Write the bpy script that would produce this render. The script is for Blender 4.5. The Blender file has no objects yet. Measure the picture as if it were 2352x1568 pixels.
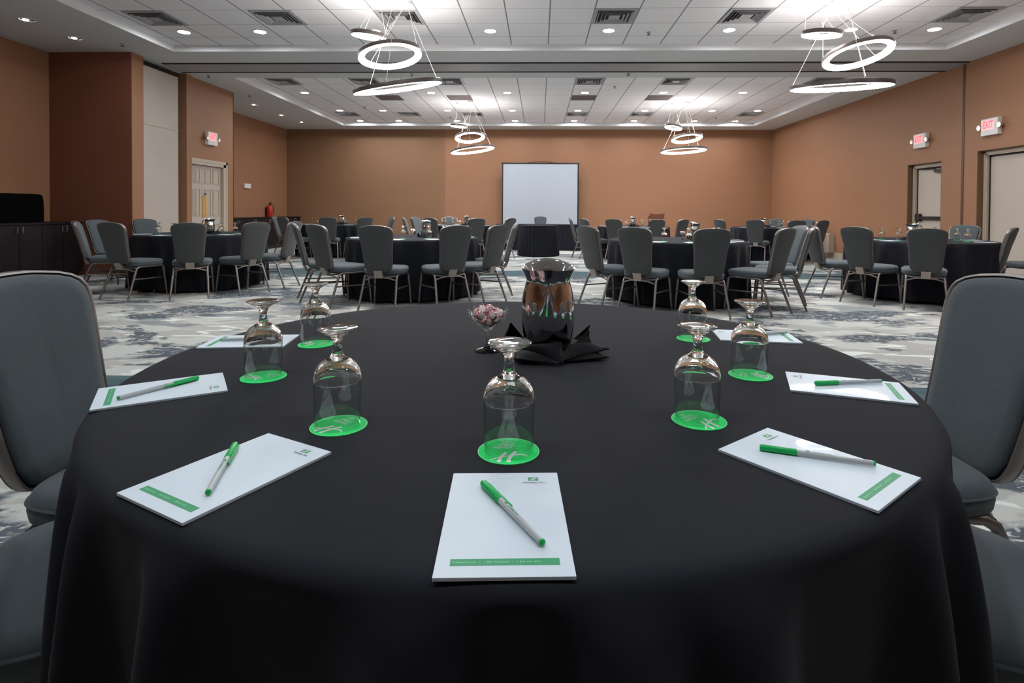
import bpy, math, random
from mathutils import Vector, Matrix
S = bpy.context.scene
COL = S.collection
PI = math.pi
random.seed(7)

# ------------------------------------------------------------------ camera, world, exposure
cam_d = bpy.data.cameras.new('camera'); cam = bpy.data.objects.new('camera', cam_d); COL.objects.link(cam)
FPX = 1288.4; yaw, pitch, roll = .0301, .0154, .0060
fw = Vector((-math.sin(yaw)*math.cos(pitch), math.cos(yaw)*math.cos(pitch), -math.sin(pitch)))
rt = Vector((math.cos(yaw), math.sin(yaw), 0)); up = rt.cross(fw)
rt2 = rt*math.cos(roll) + up*math.sin(roll); up2 = -rt*math.sin(roll) + up*math.cos(roll)
M = Matrix((rt2, up2, -fw)).transposed().to_4x4(); M.translation = Vector((0, 0, 1.1185))
cam.matrix_world = M
cam_d.sensor_width = 36; cam_d.lens = FPX/2352*36
cam_d.shift_x = (1176-1200.9)/2352; cam_d.shift_y = -(784-504.15)/2352
cam_d.clip_start = .02; cam_d.clip_end = 100
S.camera = cam
w = bpy.data.worlds.new('world'); S.world = w; w.use_nodes = True
w.node_tree.nodes['Background'].inputs[0].default_value = (.5, .5, .5, 1); w.node_tree.nodes['Background'].inputs[1].default_value = .0
S.view_settings.view_transform = 'Standard'; S.view_settings.look = 'None'; S.view_settings.gamma = 1
S.view_settings.use_curve_mapping = False
S.view_settings.exposure = 0.68
RING_E, DOWN_E = 29.0, 190.0          # lamp strengths
cy = S.cycles
cy.use_denoising = True; cy.use_adaptive_sampling = True; cy.adaptive_threshold = .05; cy.max_bounces = 8; cy.diffuse_bounces = 3; cy.glossy_bounces = 4
cy.transmission_bounces = 8; cy.transparent_max_bounces = 24
cy.caustics_reflective = False; cy.caustics_refractive = False; cy.sample_clamp_indirect = 10; cy.blur_glossy = .1

# ------------------------------------------------------------------ materials
def nodes(name):
    m = bpy.data.materials.new(name); m.use_nodes = True
    nt = m.node_tree; b = nt.nodes['Principled BSDF']
    return m, nt, b
def mat(name, col, rough=.5, metal=0, spec=.5, noise=0, nscale=30, bump=0, bscale=200, sheen=0, coat=0, emit=None, es=0):
    m, nt, b = nodes(name)
    b.inputs['Base Color'].default_value = (*col, 1); b.inputs['Roughness'].default_value = rough
    b.inputs['Metallic'].default_value = metal; b.inputs['Specular IOR Level'].default_value = spec
    if sheen: b.inputs['Sheen Weight'].default_value = sheen; b.inputs['Sheen Roughness'].default_value = .5
    if coat: b.inputs['Coat Weight'].default_value = coat
    if emit: b.inputs['Emission Color'].default_value = (*emit, 1); b.inputs['Emission Strength'].default_value = es
    tc = None
    if noise or bump:
        tc = nt.nodes.new('ShaderNodeTexCoord')
    if noise:
        n = nt.nodes.new('ShaderNodeTexNoise'); n.inputs['Scale'].default_value = nscale; n.inputs['Detail'].default_value = 4
        nt.links.new(tc.outputs['Object'], n.inputs['Vector'])
        r = nt.nodes.new('ShaderNodeValToRGB')
        r.color_ramp.elements[0].position = .3; r.color_ramp.elements[1].position = .7
        r.color_ramp.elements[0].color = (*[c*(1-noise) for c in col], 1); r.color_ramp.elements[1].color = (*[min(1, c*(1+noise)) for c in col], 1)
        nt.links.new(n.outputs['Fac'], r.inputs['Fac']); nt.links.new(r.outputs['Color'], b.inputs['Base Color'])
    if bump:
        n = nt.nodes.new('ShaderNodeTexNoise'); n.inputs['Scale'].default_value = bscale
        nt.links.new(tc.outputs['Object'], n.inputs['Vector'])
        bp = nt.nodes.new('ShaderNodeBump'); bp.inputs['Strength'].default_value = bump; bp.inputs['Distance'].default_value = .01
        nt.links.new(n.outputs['Fac'], bp.inputs['Height']); nt.links.new(bp.outputs['Normal'], b.inputs['Normal'])
    return m
def emis(name, col, s):
    m = bpy.data.materials.new(name); m.use_nodes = True; nt = m.node_tree
    nt.nodes.clear(); e = nt.nodes.new('ShaderNodeEmission'); o = nt.nodes.new('ShaderNodeOutputMaterial')
    e.inputs[0].default_value = (*col, 1); e.inputs[1].default_value = s; nt.links.new(e.outputs[0], o.inputs[0])
    return m
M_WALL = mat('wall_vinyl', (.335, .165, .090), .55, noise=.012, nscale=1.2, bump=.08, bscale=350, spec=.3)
M_WALL2 = mat('wall_vinyl_left', (.262, .138, .074), .55, noise=.012, nscale=1.2, bump=.08, bscale=350, spec=.3)  # darker vinyl tone left of the seam on the far wall
M_WALLSHADE = mat('wall_vinyl_shaded', (.19, .070, .040), .6, noise=.012, nscale=1.2, bump=.08, bscale=350, spec=.3)  # same vinyl as the other walls, with the pier's shade put into its colour
M_SOFFIT = mat('soffit_paint', (.66, .68, .68), .8)
M_TRAY = mat('tray_paint', (.82, .82, .83), .8)
M_TRACK = mat('track_paint', (.36, .36, .37), .6)
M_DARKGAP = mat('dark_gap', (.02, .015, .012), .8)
M_CREAM = mat('cream_panel', (.50, .43, .37), .6, noise=.02, nscale=2)
M_CREAMF = mat('cream_paint', (.50, .42, .33), .5)
M_REVEAL = mat('brown_reveal', (.16, .085, .04), .6)
M_BASEB = mat('base_paint', (.52, .44, .34), .5)
M_GREY = mat('chair_fabric', (.067, .084, .096), .9, sheen=.15, noise=.06, nscale=60)
M_GREYB = mat('chair_back_fabric', (.055, .058, .060), .9, sheen=.10, noise=.05, nscale=60)
M_BRONZE = mat('bronze_tube', (.215, .188, .178), .36, metal=.75)
M_PLATE = mat('bronze_plate', (.36, .31, .27), .45, metal=.5)
M_PIPE = mat('black_piping', (.012, .012, .012), .6)
M_CLOTH = mat('black_cloth', (.0120, .0130, .0185), .85, spec=.16, sheen=.03, bump=.05, bscale=900)
M_SATIN = mat('black_napkin', (.0025, .0025, .004), .7, spec=.12)
M_WOODT = mat('table_ply', (.35, .22, .12), .6)
M_CHROME = mat('chrome_leg', (.75, .75, .75), .25, metal=1)
M_STEEL = mat('polished_steel', (.80, .79, .78), .06, metal=1)
M_PAPER = mat('white_paper', (.68, .77, .86), .45, spec=.4, coat=.08)
M_GREEN = mat('print_green', (.03, .33, .14), .5)
M_GREENB = mat('bright_green', (.004, .46, .10), .35, spec=.4)
M_GREENC = mat('coaster_green', (.002, .86, .17), .6, spec=.10, noise=.10, nscale=45)
M_WHITE = mat('print_white', (.82, .86, .84), .5)
M_MINT = mat('print_pale_green', (.35, .85, .50), .5)
M_INK = mat('print_grey', (.22, .30, .30), .5)
M_BARREL = mat('frosted_barrel', (.50, .54, .55), .35, coat=.3)
M_BLACKW = mat('espresso_wood', (.010, .007, .0075), .5, spec=.25, noise=.2, nscale=8)
M_BLACKC = mat('black_cover', (.0015, .0015, .0018), .9, spec=.05)
M_NICKEL = mat('nickel', (.7, .68, .65), .3, metal=1)
M_SCREEN = mat('screen_white', (.45, .495, .56), .8)
M_BLACK = mat('black_metal', (.012, .011, .011), .4)
M_VENT = mat('vent_paint', (.42, .42, .43), .6)
M_VENTD = mat('vent_dark', (.03, .03, .03), .8)
M_GRILLE = mat('return_grille', (.16, .125, .12), .8, noise=.2, nscale=80)
M_BRASS = mat('brass_yellow', (.75, .40, .08), .4, metal=.4)
M_SIGN = mat('sign_housing', (.78, .74, .72), .5)
M_RED = mat('extinguisher_red', (.50, .02, .012), .3, coat=.5)
M_WOOD = mat('cherry_wood', (.115, .038, .02), .4, noise=.25, nscale=15)
M_SILVER = mat('lamp_casing', (.11, .09, .085), .4, metal=.4)
M_WIRE = mat('wire_white', (.8, .78, .76), .4)
M_CANDYW = mat('candy_white', (.92, .84, .83), .3, coat=.6)
M_CANDYR = mat('candy_red', (.75, .04, .07), .3, coat=.6)
M_RING = emis('lit_ring_diffuser', (1, .94, .91), RING_E)
M_RINGUP = emis('ring_top_glow', (1, .94, .91), 11)  # upper glowing strip added to the rings to brighten the ceiling
M_DOWN = emis('downlight_lens', (.93, .97, 1), DOWN_E)
M_DIM = emis('dim_lens', (1, .95, .9), 40)
M_EXIT = emis('exit_letters', (.85, .16, .20), .75)
M_EXITP = mat('exit_face', (.75, .5, .5), .4, emit=(1, .42, .44), es=.30)

def glass_thin(name, tint=(1, 1, 1), edge=.06, rough=.02):
    m = bpy.data.materials.new(name); m.use_nodes = True; nt = m.node_tree; nt.nodes.clear()
    o = nt.nodes.new('ShaderNodeOutputMaterial'); mx = nt.nodes.new('ShaderNodeMixShader')
    t = nt.nodes.new('ShaderNodeBsdfTransparent'); g = nt.nodes.new('ShaderNodeBsdfGlossy')
    fw_ = nt.nodes.new('ShaderNodeLayerWeight'); fw_.inputs['Blend'].default_value = .5
    pw = nt.nodes.new('ShaderNodeMath'); pw.operation = 'POWER'; pw.inputs[1].default_value = 4; nt.links.new(fw_.outputs['Facing'], pw.inputs[0])
    lw = nt.nodes.new('ShaderNodeMath'); lw.operation = 'MULTIPLY_ADD'; lw.inputs[1].default_value = .75; lw.inputs[2].default_value = .055; nt.links.new(pw.outputs[0], lw.inputs[0])
    t.inputs[0].default_value = (*tint, 1); g.inputs['Roughness'].default_value = rough
    nt.links.new(lw.outputs[0], mx.inputs[0]); nt.links.new(t.outputs[0], mx.inputs[1]); nt.links.new(g.outputs[0], mx.inputs[2])
    nt.links.new(mx.outputs[0], o.inputs[0]); return m
M_GTHIN = glass_thin('thin_glass', (.975, .985, .98))
M_FILM = glass_thin('clear_film', (.985, .985, .985), rough=.3)
m, nt, b = nodes('solid_glass'); b.inputs['Transmission Weight'].default_value = 1; b.inputs['Roughness'].default_value = 0
b.inputs['IOR'].default_value = 1.5; b.inputs['Base Color'].default_value = (.97, 1, .98, 1); M_GLASS = m

def carpet():
    m, nt, b = nodes('patterned_carpet'); L = nt.links; N = nt.nodes.new
    b.inputs['Roughness'].default_value = .95; b.inputs['Specular IOR Level'].default_value = .1
    tc = N('ShaderNodeTexCoord')
    def mapping(rot, sc):
        a = N('ShaderNodeMapping'); a.inputs['Rotation'].default_value = (0, 0, rot); a.inputs['Scale'].default_value = sc
        L.new(tc.outputs['Object'], a.inputs['Vector']); return a.outputs[0]
    def noise(vec, sc, det=3, dist=0, ro=.5):
        n = N('ShaderNodeTexNoise'); n.inputs['Scale'].default_value = sc; n.inputs['Detail'].default_value = det
        n.inputs['Distortion'].default_value = dist; n.inputs['Roughness'].default_value = ro; L.new(vec, n.inputs['Vector']); return n.outputs['Fac']
    def step(v, a, b2):
        r = N('ShaderNodeMapRange'); r.inputs['From Min'].default_value = a; r.inputs['From Max'].default_value = b2
        L.new(v, r.inputs['Value']); return r.outputs[0]
    def mix(f, A, B):
        x = N('ShaderNodeMix'); x.data_type = 'RGBA'; L.new(f, x.inputs['Factor'])
        for s, v in ((6, A), (7, B)):
            if isinstance(v, tuple): x.inputs[s].default_value = (*v, 1)
            else: L.new(v, x.inputs[s])
        return x.outputs[2]
    def mul(a, c):
        x = N('ShaderNodeMath'); x.operation = 'MULTIPLY'; L.new(a, x.inputs[0])
        if isinstance(c, float): x.inputs[1].default_value = c
        else: L.new(c, x.inputs[1])
        return x.outputs[0]
    v1 = mapping(.25, (1, 2.2, 1)); v2 = mapping(-.15, (1, 1.7, 1)); v3 = mapping(.5, (1, 3.2, 1))
    base = mix(step(noise(v1, 1.5, 3, .5), .47, .50), (.56, .58, .55), (.46, .455, .435))
    base = mix(step(noise(v3, 2.1, 2, .7), .60, .62), base, (.76, .80, .75))
    base = mix(mul(step(noise(v2, 1.2, 4, .9), .56, .60), .8), base, (.24, .28, .30))
    # slate patches, broken up by small loops
    big = step(noise(v2, .75, 5, .4, .6), .53, .56)
    small = step(noise(mapping(0, (1, 1.3, 1)), 14, 3, 1.5), .36, .46)
    base = mix(mul(mul(big, small), .92), base, (.075, .098, .125))
    v = N('ShaderNodeTexVoronoi'); v.inputs['Scale'].default_value = 1.6; v.inputs['Randomness'].default_value = 1
    L.new(mapping(.1, (1, 1.6, 1)), v.inputs['Vector'])
    wv = noise(mapping(0, (1, 1, 1)), 9, 3, 1)
    add = N('ShaderNodeMath'); add.operation = 'ADD'; L.new(v.outputs['Distance'], add.inputs[0])
    L.new(mul(wv, .35), add.inputs[1])
    spots = step(add.outputs[0], .36, .30)
    base = mix(mul(mul(spots, small), .85), base, (.085, .105, .13))
    # woven border bands across the room
    sp = N('ShaderNodeSeparateXYZ'); L.new(tc.outputs['Object'], sp.inputs[0])
    def band(y0, y1):
        a = N('ShaderNodeMath'); a.operation = 'GREATER_THAN'; a.inputs[1].default_value = y0; L.new(sp.outputs[1], a.inputs[0])
        c = N('ShaderNodeMath'); c.operation = 'LESS_THAN'; c.inputs[1].default_value = y1; L.new(sp.outputs[1], c.inputs[0])
        return mul(a.outputs[0], c.outputs[0])
    streak = step(noise(mapping(0, (1, 9, 1)), 1.3, 4, .3), .40, .60)
    bandc = mix(streak, (.075, .125, .145), (.11, .165, .185))
    base = mix(band(9.54, 10.44), base, bandc)
    base = mix(band(2.85, 3.66), base, bandc)
    grain = noise(mapping(0, (1, 1, 1)), 260, 1)
    fin = N('ShaderNodeMix'); fin.data_type = 'RGBA'; fin.blend_type = 'MULTIPLY'; fin.inputs['Factor'].default_value = .25
    L.new(base, fin.inputs[6]); L.new(grain, fin.inputs[7]); L.new(fin.outputs[2], b.inputs['Base Color'])
    bp = N('ShaderNodeBump'); bp.inputs['Strength'].default_value = .2; bp.inputs['Distance'].default_value = .004
    L.new(grain, bp.inputs['Height']); L.new(bp.outputs[0], b.inputs['Normal'])
    return m
M_CARPET = carpet()

def tile_mat(name, x0, px, y0, py):
    m, nt, b = nodes(name); L = nt.links; N = nt.nodes.new
    b.inputs['Roughness'].default_value = .9
    tc = N('ShaderNodeTexCoord'); sp = N('ShaderNodeSeparateXYZ'); L.new(tc.outputs['Object'], sp.inputs[0])
    def line(out, off, per, half):
        a = N('ShaderNodeMath'); a.operation = 'SUBTRACT'; a.inputs[1].default_value = off - 50*per; L.new(out, a.inputs[0])
        q = N('ShaderNodeMath'); q.operation = 'PINGPONG'; q.inputs[1].default_value = per/2; L.new(a.outputs[0], q.inputs[0])
        l = N('ShaderNodeMath'); l.operation = 'LESS_THAN'; l.inputs[1].default_value = half; L.new(q.outputs[0], l.inputs[0]); return l.outputs[0]
    lx = line(sp.outputs[0], x0, px, .009); ly = line(sp.outputs[1], y0, py, .006)
    def mix(f, A, B):
        x = N('ShaderNodeMix'); x.data_type = 'RGBA'; L.new(f, x.inputs['Factor'])
        for s, v in ((6, A), (7, B)):
            if isinstance(v, tuple): x.inputs[s].default_value = (*v, 1)
            else: L.new(v, x.inputs[s])
        return x.outputs[2]
    n = N('ShaderNodeTexNoise'); n.inputs['Scale'].default_value = 90; L.new(tc.outputs['Object'], n.inputs['Vector'])
    tile = mix(n.outputs['Fac'], (.89, .89, .91), (.93, .93, .94))
    c = mix(ly, tile, (.50, .50, .51)); c = mix(lx, c, (.27, .27, .28))
    L.new(c, b.inputs['Base Color']); return m
M_TILE1 = tile_mat('ceiling_tile_near', .12, .598, 8.12, .597)
M_TILE2 = tile_mat('ceiling_tile_far', .12, .598, 11.7-.2865, .573)

# ------------------------------------------------------------------ mesh helpers
class MB:
    def __init__(s): s.v = []; s.f = []; s.mi = []; s.m = 0
    def add(s, vs, fs):
        o = len(s.v); s.v += [tuple(p) for p in vs]
        for f in fs: s.f.append(tuple(o+i for i in f)); s.mi.append(s.m)
        return s
    def box(s, x0, x1, y0, y1, z0, z1):
        v = [(x, y, z) for z in (z0, z1) for y in (y0, y1) for x in (x0, x1)]
        return s.add(v, [(0, 2, 3, 1), (4, 5, 7, 6), (0, 1, 5, 4), (2, 6, 7, 3), (0, 4, 6, 2), (1, 3, 7, 5)])
    def bbox(s, x0, x1, y0, y1, z0, z1, b=.003):      # box with bevelled upright and top edges
        rings = []
        for z, i in ((z0, 0), (z1-b, 0), (z1, b)):
            c = [(x0+b, y0+i), (x1-b, y0+i), (x1-i, y0+b), (x1-i, y1-b), (x1-b, y1-i), (x0+b, y1-i), (x0+i, y1-b), (x0+i, y0+b)]
            rings.append([(x, y, z) for x, y in c])
        return s.loft(rings, True, True)
    def loft(s, rings, cap0=False, cap1=False, closed=True):
        n = len(rings[0]); o = len(s.v)
        for r in rings: s.v += [tuple(p) for p in r]
        for k in range(len(rings)-1):
            for i in range(n if closed else n-1):
                j = (i+1) % n
                s.f.append((o+k*n+i, o+k*n+j, o+(k+1)*n+j, o+(k+1)*n+i)); s.mi.append(s.m)
        if cap0: s.f.append(tuple(o+i for i in reversed(range(n)))); s.mi.append(s.m)
        if cap1: s.f.append(tuple(o+(len(rings)-1)*n+i for i in range(n))); s.mi.append(s.m)
        return s
    def lathe(s, prof, n=32, c=(0, 0, 0)):
        rings = [[(c[0]+r*math.cos(2*PI*i/n), c[1]+r*math.sin(2*PI*i/n), c[2]+z) for i in range(n)] for r, z in prof]
        return s.loft(rings, prof[0][0] > 1e-6, prof[-1][0] > 1e-6)
    def tube(s, pts, r, n=8, caps=True, closed=False):
        pts = [Vector(p) for p in pts]; N = len(pts); rings = []
        rr = r if isinstance(r, (list, tuple)) else [r]*N
        prev = None
        for i, p in enumerate(pts):
            if closed: t = pts[(i+1) % N] - pts[i-1]
            else: t = pts[min(i+1, N-1)] - pts[max(i-1, 0)]
            t.normalize()
            if prev is None:
                a = Vector((0, 0, 1)) if abs(t.z) < .9 else Vector((1, 0, 0))
                u = t.cross(a).normalized()
            else: u = (prev - t*prev.dot(t)).normalized()
            prev = u; v = t.cross(u)
            rings.append([p + (u*math.cos(2*PI*k/n)+v*math.sin(2*PI*k/n))*rr[i] for k in range(n)])
        if closed: rings.append(rings[0])
        return s.loft(rings, caps and not closed, caps and not closed)
    def flip_fix(s): return s
    def build(s, name, mats, parent=None, smooth=True, loc=None, angle=40):
        me = bpy.data.meshes.new(name); me.from_pydata(s.v, [], s.f)
        if not isinstance(mats, (list, tuple)): mats = [mats]
        for m in mats: me.materials.append(m)
        for p, i in zip(me.polygons, s.mi): p.material_index = i
        import bmesh
        bm = bmesh.new(); bm.from_mesh(me); bmesh.ops.remove_doubles(bm, verts=bm.verts, dist=1e-6)
        bmesh.ops.recalc_face_normals(bm, faces=bm.faces); bm.to_mesh(me); bm.free()
        if smooth:
            me.shade_smooth(); me.set_sharp_from_angle(angle=math.radians(angle))
        o = bpy.data.objects.new(name, me); COL.objects.link(o)
        if parent: o.parent = parent
        if loc: o.location = loc
        return o
def tag(o, label=None, cat=None, group=None, kind=None):
    if label: o['label'] = label
    if cat: o['category'] = cat
    if group: o['group'] = group
    if kind: o['kind'] = kind
    return o
def empty(name, loc=(0, 0, 0), rz=0):
    o = bpy.data.objects.new(name, None); COL.objects.link(o); o.location = loc; o.rotation_euler = (0, 0, rz); o.empty_display_size = .1
    return o
KIDS = {}
def dup(root, loc, rz=None, label=None, group=None):
    r = root.copy(); COL.objects.link(r); r.location = loc
    if rz is not None: r.rotation_euler = (0, 0, rz)
    if label: r['label'] = label
    if group: r['group'] = group
    kids = KIDS.get(root.name)
    if kids is None:
        kids = KIDS[root.name] = [(c, list(c.children)) for c in root.children]
    for ch, sub in kids:
        c = ch.copy(); COL.objects.link(c); c.parent = r
        for g in sub:
            d = g.copy(); COL.objects.link(d); d.parent = c
    return r
def struct(name, mb, m, parent=None, **k):
    o = mb.build(name, m, parent, **k)
    if not parent: o['kind'] = 'structure'
    return o
def text(name, s, size, m, parent, loc, rot=(0, 0, 0), align='CENTER', ext=.0, bold=0):
    cu = bpy.data.curves.new(name, 'FONT'); cu.body = s; cu.size = size; cu.align_x = align; cu.align_y = 'CENTER'; cu.extrude = ext; cu.offset = bold
    cu.resolution_u = 2
    t = bpy.data.objects.new(name+'_tmp', cu); COL.objects.link(t)
    bpy.context.view_layer.update()
    me = bpy.data.meshes.new_from_object(t.evaluated_get(bpy.context.evaluated_depsgraph_get()))
    bpy.data.objects.remove(t); bpy.data.curves.remove(cu)
    me.materials.clear(); me.materials.append(m)
    o = bpy.data.objects.new(name, me); COL.objects.link(o); o.parent = parent; o.location = loc; o.rotation_euler = rot
    return o

# ------------------------------------------------------------------ room
XL, XR, YB, YF = -8.2, 7.32, -5.0, 17.95
ZS, ZT, TOP = 3.714, 3.818, 4.05
T1 = (-6.07, 6.44, -3.5, 9.14); T2 = (-6.07, 6.44, 10.95, 17.17)
struct('floor', MB().box(XL-.3, XR+.6, YB-.2, YF+.3, -.1, 0), M_CARPET, smooth=False)
c = MB()
for (x0, x1, y0, y1) in ((XL-.3, T1[0], YB, YF+.2), (T1[1], XR+.6, YB, YF+.2), (T1[0], T1[1], YB, T1[2]), (T1[0], T1[1], T1[3], T2[2]), (T1[0], T1[1], T2[3], YF+.2)):
    c.box(x0, x1, y0, y1, ZS, TOP)
ceil = struct('ceiling', c, M_SOFFIT, smooth=False)
for T, mt in ((T1, M_TILE1), (T2, M_TILE2)):
    MB().box(T[0], T[1], T[2], T[3], ZT, TOP-.02).build('tile_field', mt, ceil, smooth=False)
    e = .012
    k = MB()
    k.box(T[0]-.001, T[0]+e, T[2], T[3], ZS+.001, ZT); k.box(T[1]-e, T[1]+.001, T[2], T[3], ZS+.001, ZT)
    k.box(T[0], T[1], T[3]-e, T[3]+.001, ZS+.001, ZT); k.box(T[0], T[1], T[2]-.001, T[2]+e, ZS+.001, ZT)
    k.build('tray_edge', M_TRAY, ceil, smooth=False)
# operable partition track across the soffit
tr = struct('trim_1', MB().box(-6.75, XR, 9.87, 10.40, ZS-.022, ZS+.01), M_TRACK, smooth=False)
MB().box(-6.75, XR, 10.40, 10.44, ZS-.03, ZS+.01).build('track_groove', M_DARKGAP, tr, smooth=False)
MB().box(-6.75, XR, 9.83, 9.87, ZS-.012, ZS+.01).build('track_groove', M_DARKGAP, tr, smooth=False)
# walls
struct('wall_back', MB().box(XL-.3, XR+.6, YB-.2, YB, 0, ZS), M_WALL, smooth=False)
wf = struct('wall_front', MB().box(-3.05, XR+.2, YF, YF+.2, 0, ZS), M_WALL, smooth=False)
MB().box(XL-.2, -3.05, YF, YF+.2, 0, ZS).build('vinyl_panel', M_WALL2, wf, smooth=False)
wl = MB(); wl.box(XL-.2, XL, YB, 9.15, 0, ZS); wl.box(XL-.2, XL, 12.36, YF, 0, ZS)
struct('wall_left', wl, M_WALL, smooth=False)
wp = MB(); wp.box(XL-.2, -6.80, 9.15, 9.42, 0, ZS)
wpo = struct('wall_pocket', wp, M_WALLSHADE, smooth=False)
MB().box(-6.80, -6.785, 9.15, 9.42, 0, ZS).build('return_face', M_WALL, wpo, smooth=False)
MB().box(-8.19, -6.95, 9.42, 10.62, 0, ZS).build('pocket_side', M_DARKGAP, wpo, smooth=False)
# wall with the double door at X=-6.85
DA, DB, DT = 10.66, 12.02, 2.07
wd = MB(); wd.box(-7.05, -6.85, 10.62, DA, 0, ZS); wd.box(-7.05, -6.85, DB, 12.36, 0, ZS); wd.box(-7.05, -6.85, DA, DB, DT, ZS)
wd.box(-8.3, -6.85, 12.34, 12.36, 0, ZS); wd.box(-7.2, -7.05, 10.62, 12.34, 0, ZS)
wdo = struct('wall_door_side', wd, M_WALL, smooth=False)
MB().box(-6.99, -6.79, 10.60, 10.76, 0, ZS).build('pilaster', M_WALL, wdo, smooth=False)
MB().box(-7.2, -6.99, 10.44, 10.60, 0, ZS).build('pilaster_side', M_REVEAL, wdo, smooth=False)
# folded partition panel
pp = struct('trim_2', MB().bbox(-7.0, -6.84, 9.43, 10.43, .02, 3.60, .006), M_CREAM, smooth=False)
MB().box(-6.842, -6.832, 9.43, 10.43, 2.585, 2.605).build('panel_seam', M_CREAMF, pp, smooth=False)
# right wall: far part, near part, door openings
def yz_wall(mb, x0, x1, y0, y1, holes):
    ys = y0
    for (a, b_, t) in holes:
        mb.box(x0, x1, ys, a, 0, ZS); mb.box(x0, x1, a, b_, t, ZS); ys = b_
    mb.box(x0, x1, ys, y1, 0, ZS)
wr = MB(); yz_wall(wr, XR, XR+.28, YB, YF, [(7.75, 9.64, 2.17), (10.47, 11.42, 2.08)])
wro = struct('wall_right', wr, M_WALL, smooth=False)
MB().box(XR-.006, XR+.002, 9.93, 9.985, 0, ZS-.01).build('partition_jamb', mat('jamb_brown', (.09, .03, .012), .5), wro, smooth=False)
# baseboards
struct('baseboard_right', MB().box(XR-.012, XR, 11.5, YF, 0, .14), M_BASEB, smooth=False)
struct('baseboard_front', MB().box(XL, XR, YF-.012, YF, 0, .14), M_BASEB, smooth=False)
struct('baseboard_left', MB().box(XL, XL+.012, 12.36, YF, 0, .14), M_BASEB, smooth=False)
struct('trim_3', MB().box(-3.06, -3.045, YF-.006, YF, .14, ZS), M_WALL, smooth=False)   # vinyl seam cover on the far wall
# doors
def panel_leaf(d, y0, y1, x, z1):
    lf = MB().box(x-.045, x, y0, y1, .01, z1).build('leaf', M_CREAM, d, smooth=False)
    wdt = y1-y0; p = MB()
    for (za, zb) in ((.20, .80), (.98, 1.52), (1.64, 1.93)):
        for k in (0, 1):
            a = y0+wdt*(.13+.42*k); b2 = a+wdt*.32
            # raised panel with a sunk frame line round it
            for (u0, u1, w0, w1) in ((a, b2, za, za+.012), (a, b2, zb-.012, zb), (a, a+.012, za, zb), (b2-.012, b2, za, zb)):
                p.box(x, x+.009, u0, u1, w0, w1)
            p.box(x, x+.006, a+.035, b2-.035, za+.035, zb-.035)
    p.build('panel_moulding', M_CREAMF, lf, smooth=False)
    return lf
d1 = empty('door_1', (0, 0, 0)); d1['kind'] = 'structure'
fr = MB(); fr.box(-6.93, -6.83, DA-.0, DA+.06, 0, DT); fr.box(-6.93, -6.83, DB-.09, DB, 0, DT); fr.box(-6.93, -6.83, DA, DB, DT-.06, DT)
fr.box(-6.85, -6.825, DB, DB+.06, 0, DT+.06); fr.box(-6.85, -6.825, DA, DB+.06, DT, DT+.06)
fr.build('door_frame', M_CREAMF, d1, smooth=False)
panel_leaf(d1, DA+.06, 11.235, -6.89, DT-.065)
l2 = panel_leaf(d1, 11.24, DB-.09, -6.89, DT-.065)
pl = MB().bbox(-6.888, -6.875, 11.255, 11.375, .95, 1.38, .004).build('push_plate', M_BRASS, l2)
MB().tube([(-6.87, 11.29, 1.43), (-6.83, 11.29, 1.43), (-6.83, 11.29, 1.41)], .012).build('lock_knob', M_BLACK, l2)
def flat_door(name, y0, y1, zt, bar):
    d = empty(name, (0, 0, 0)); d['kind'] = 'structure'
    x = XR
    r = MB(); r.box(x+.001, x+.14, y1-.012, y1, 0, zt); r.box(x+.001, x+.14, y0, y0+.012, 0, zt); r.box(x+.001, x+.14, y0, y1, zt-.012, zt)
    r.build('reveal', M_REVEAL, d, smooth=False)
    f = MB(); a, c2 = y0+.012, y1-.012
    for i, (off, dx) in enumerate(((.0, .10), (.03, .085), (.05, .10))):
        wdt = .03 if i == 0 else .02
        f.box(x+dx, x+.17, c2-off-wdt, c2-off, 0, zt-off-.012); f.box(x+dx, x+.17, a+off, a+off+wdt, 0, zt-off-.012)
        f.box(x+dx, x+.17, a+off, c2-off, zt-.012-off-wdt, zt-.012-off)
    f.build('door_frame', M_CREAMF, d, smooth=False)
    g = MB(); g.box(x+.14, x+.2, c2-.10, c2-.07, 0, zt-.08); g.box(x+.14, x+.2, a+.07, c2-.07, zt-.112, zt-.08); g.build('gap', M_DARKGAP, d, smooth=False)
    lf = MB().box(x+.145, x+.19, a+.07, c2-.095, .01, zt-.105).build('leaf', M_CREAM, d, smooth=False)
    MB().box(x+.19, x+.24, y0, y1, 0, zt).build('gap', M_DARKGAP, d, smooth=False)
    if bar:
        k = MB(); k.bbox(x+.085, x+.125, a+.1, c2-.12, 1.0, 1.06, .01); k.bbox(x+.07, x+.145, c2-.22, c2-.11, .97, 1.11, .01); k.box(x+.1, x+.145, a+.1, a+.16, 1.0, 1.06)
        k.build('panic_bar', M_BLACK, lf)
        k = MB(); k.bbox(x+.08, x+.145, a+.09, a+.32, zt-.19, zt-.13, .008); k.tube([(x+.11, a+.3, zt-.125), (x+.11, c2-.2, zt-.11)], .008)
        k.build('door_closer', M_BLACK, lf)
flat_door('door_2', 10.47, 11.42, 2.08, True)
flat_door('door_3', 7.75, 9.64, 2.17, False)
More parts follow.
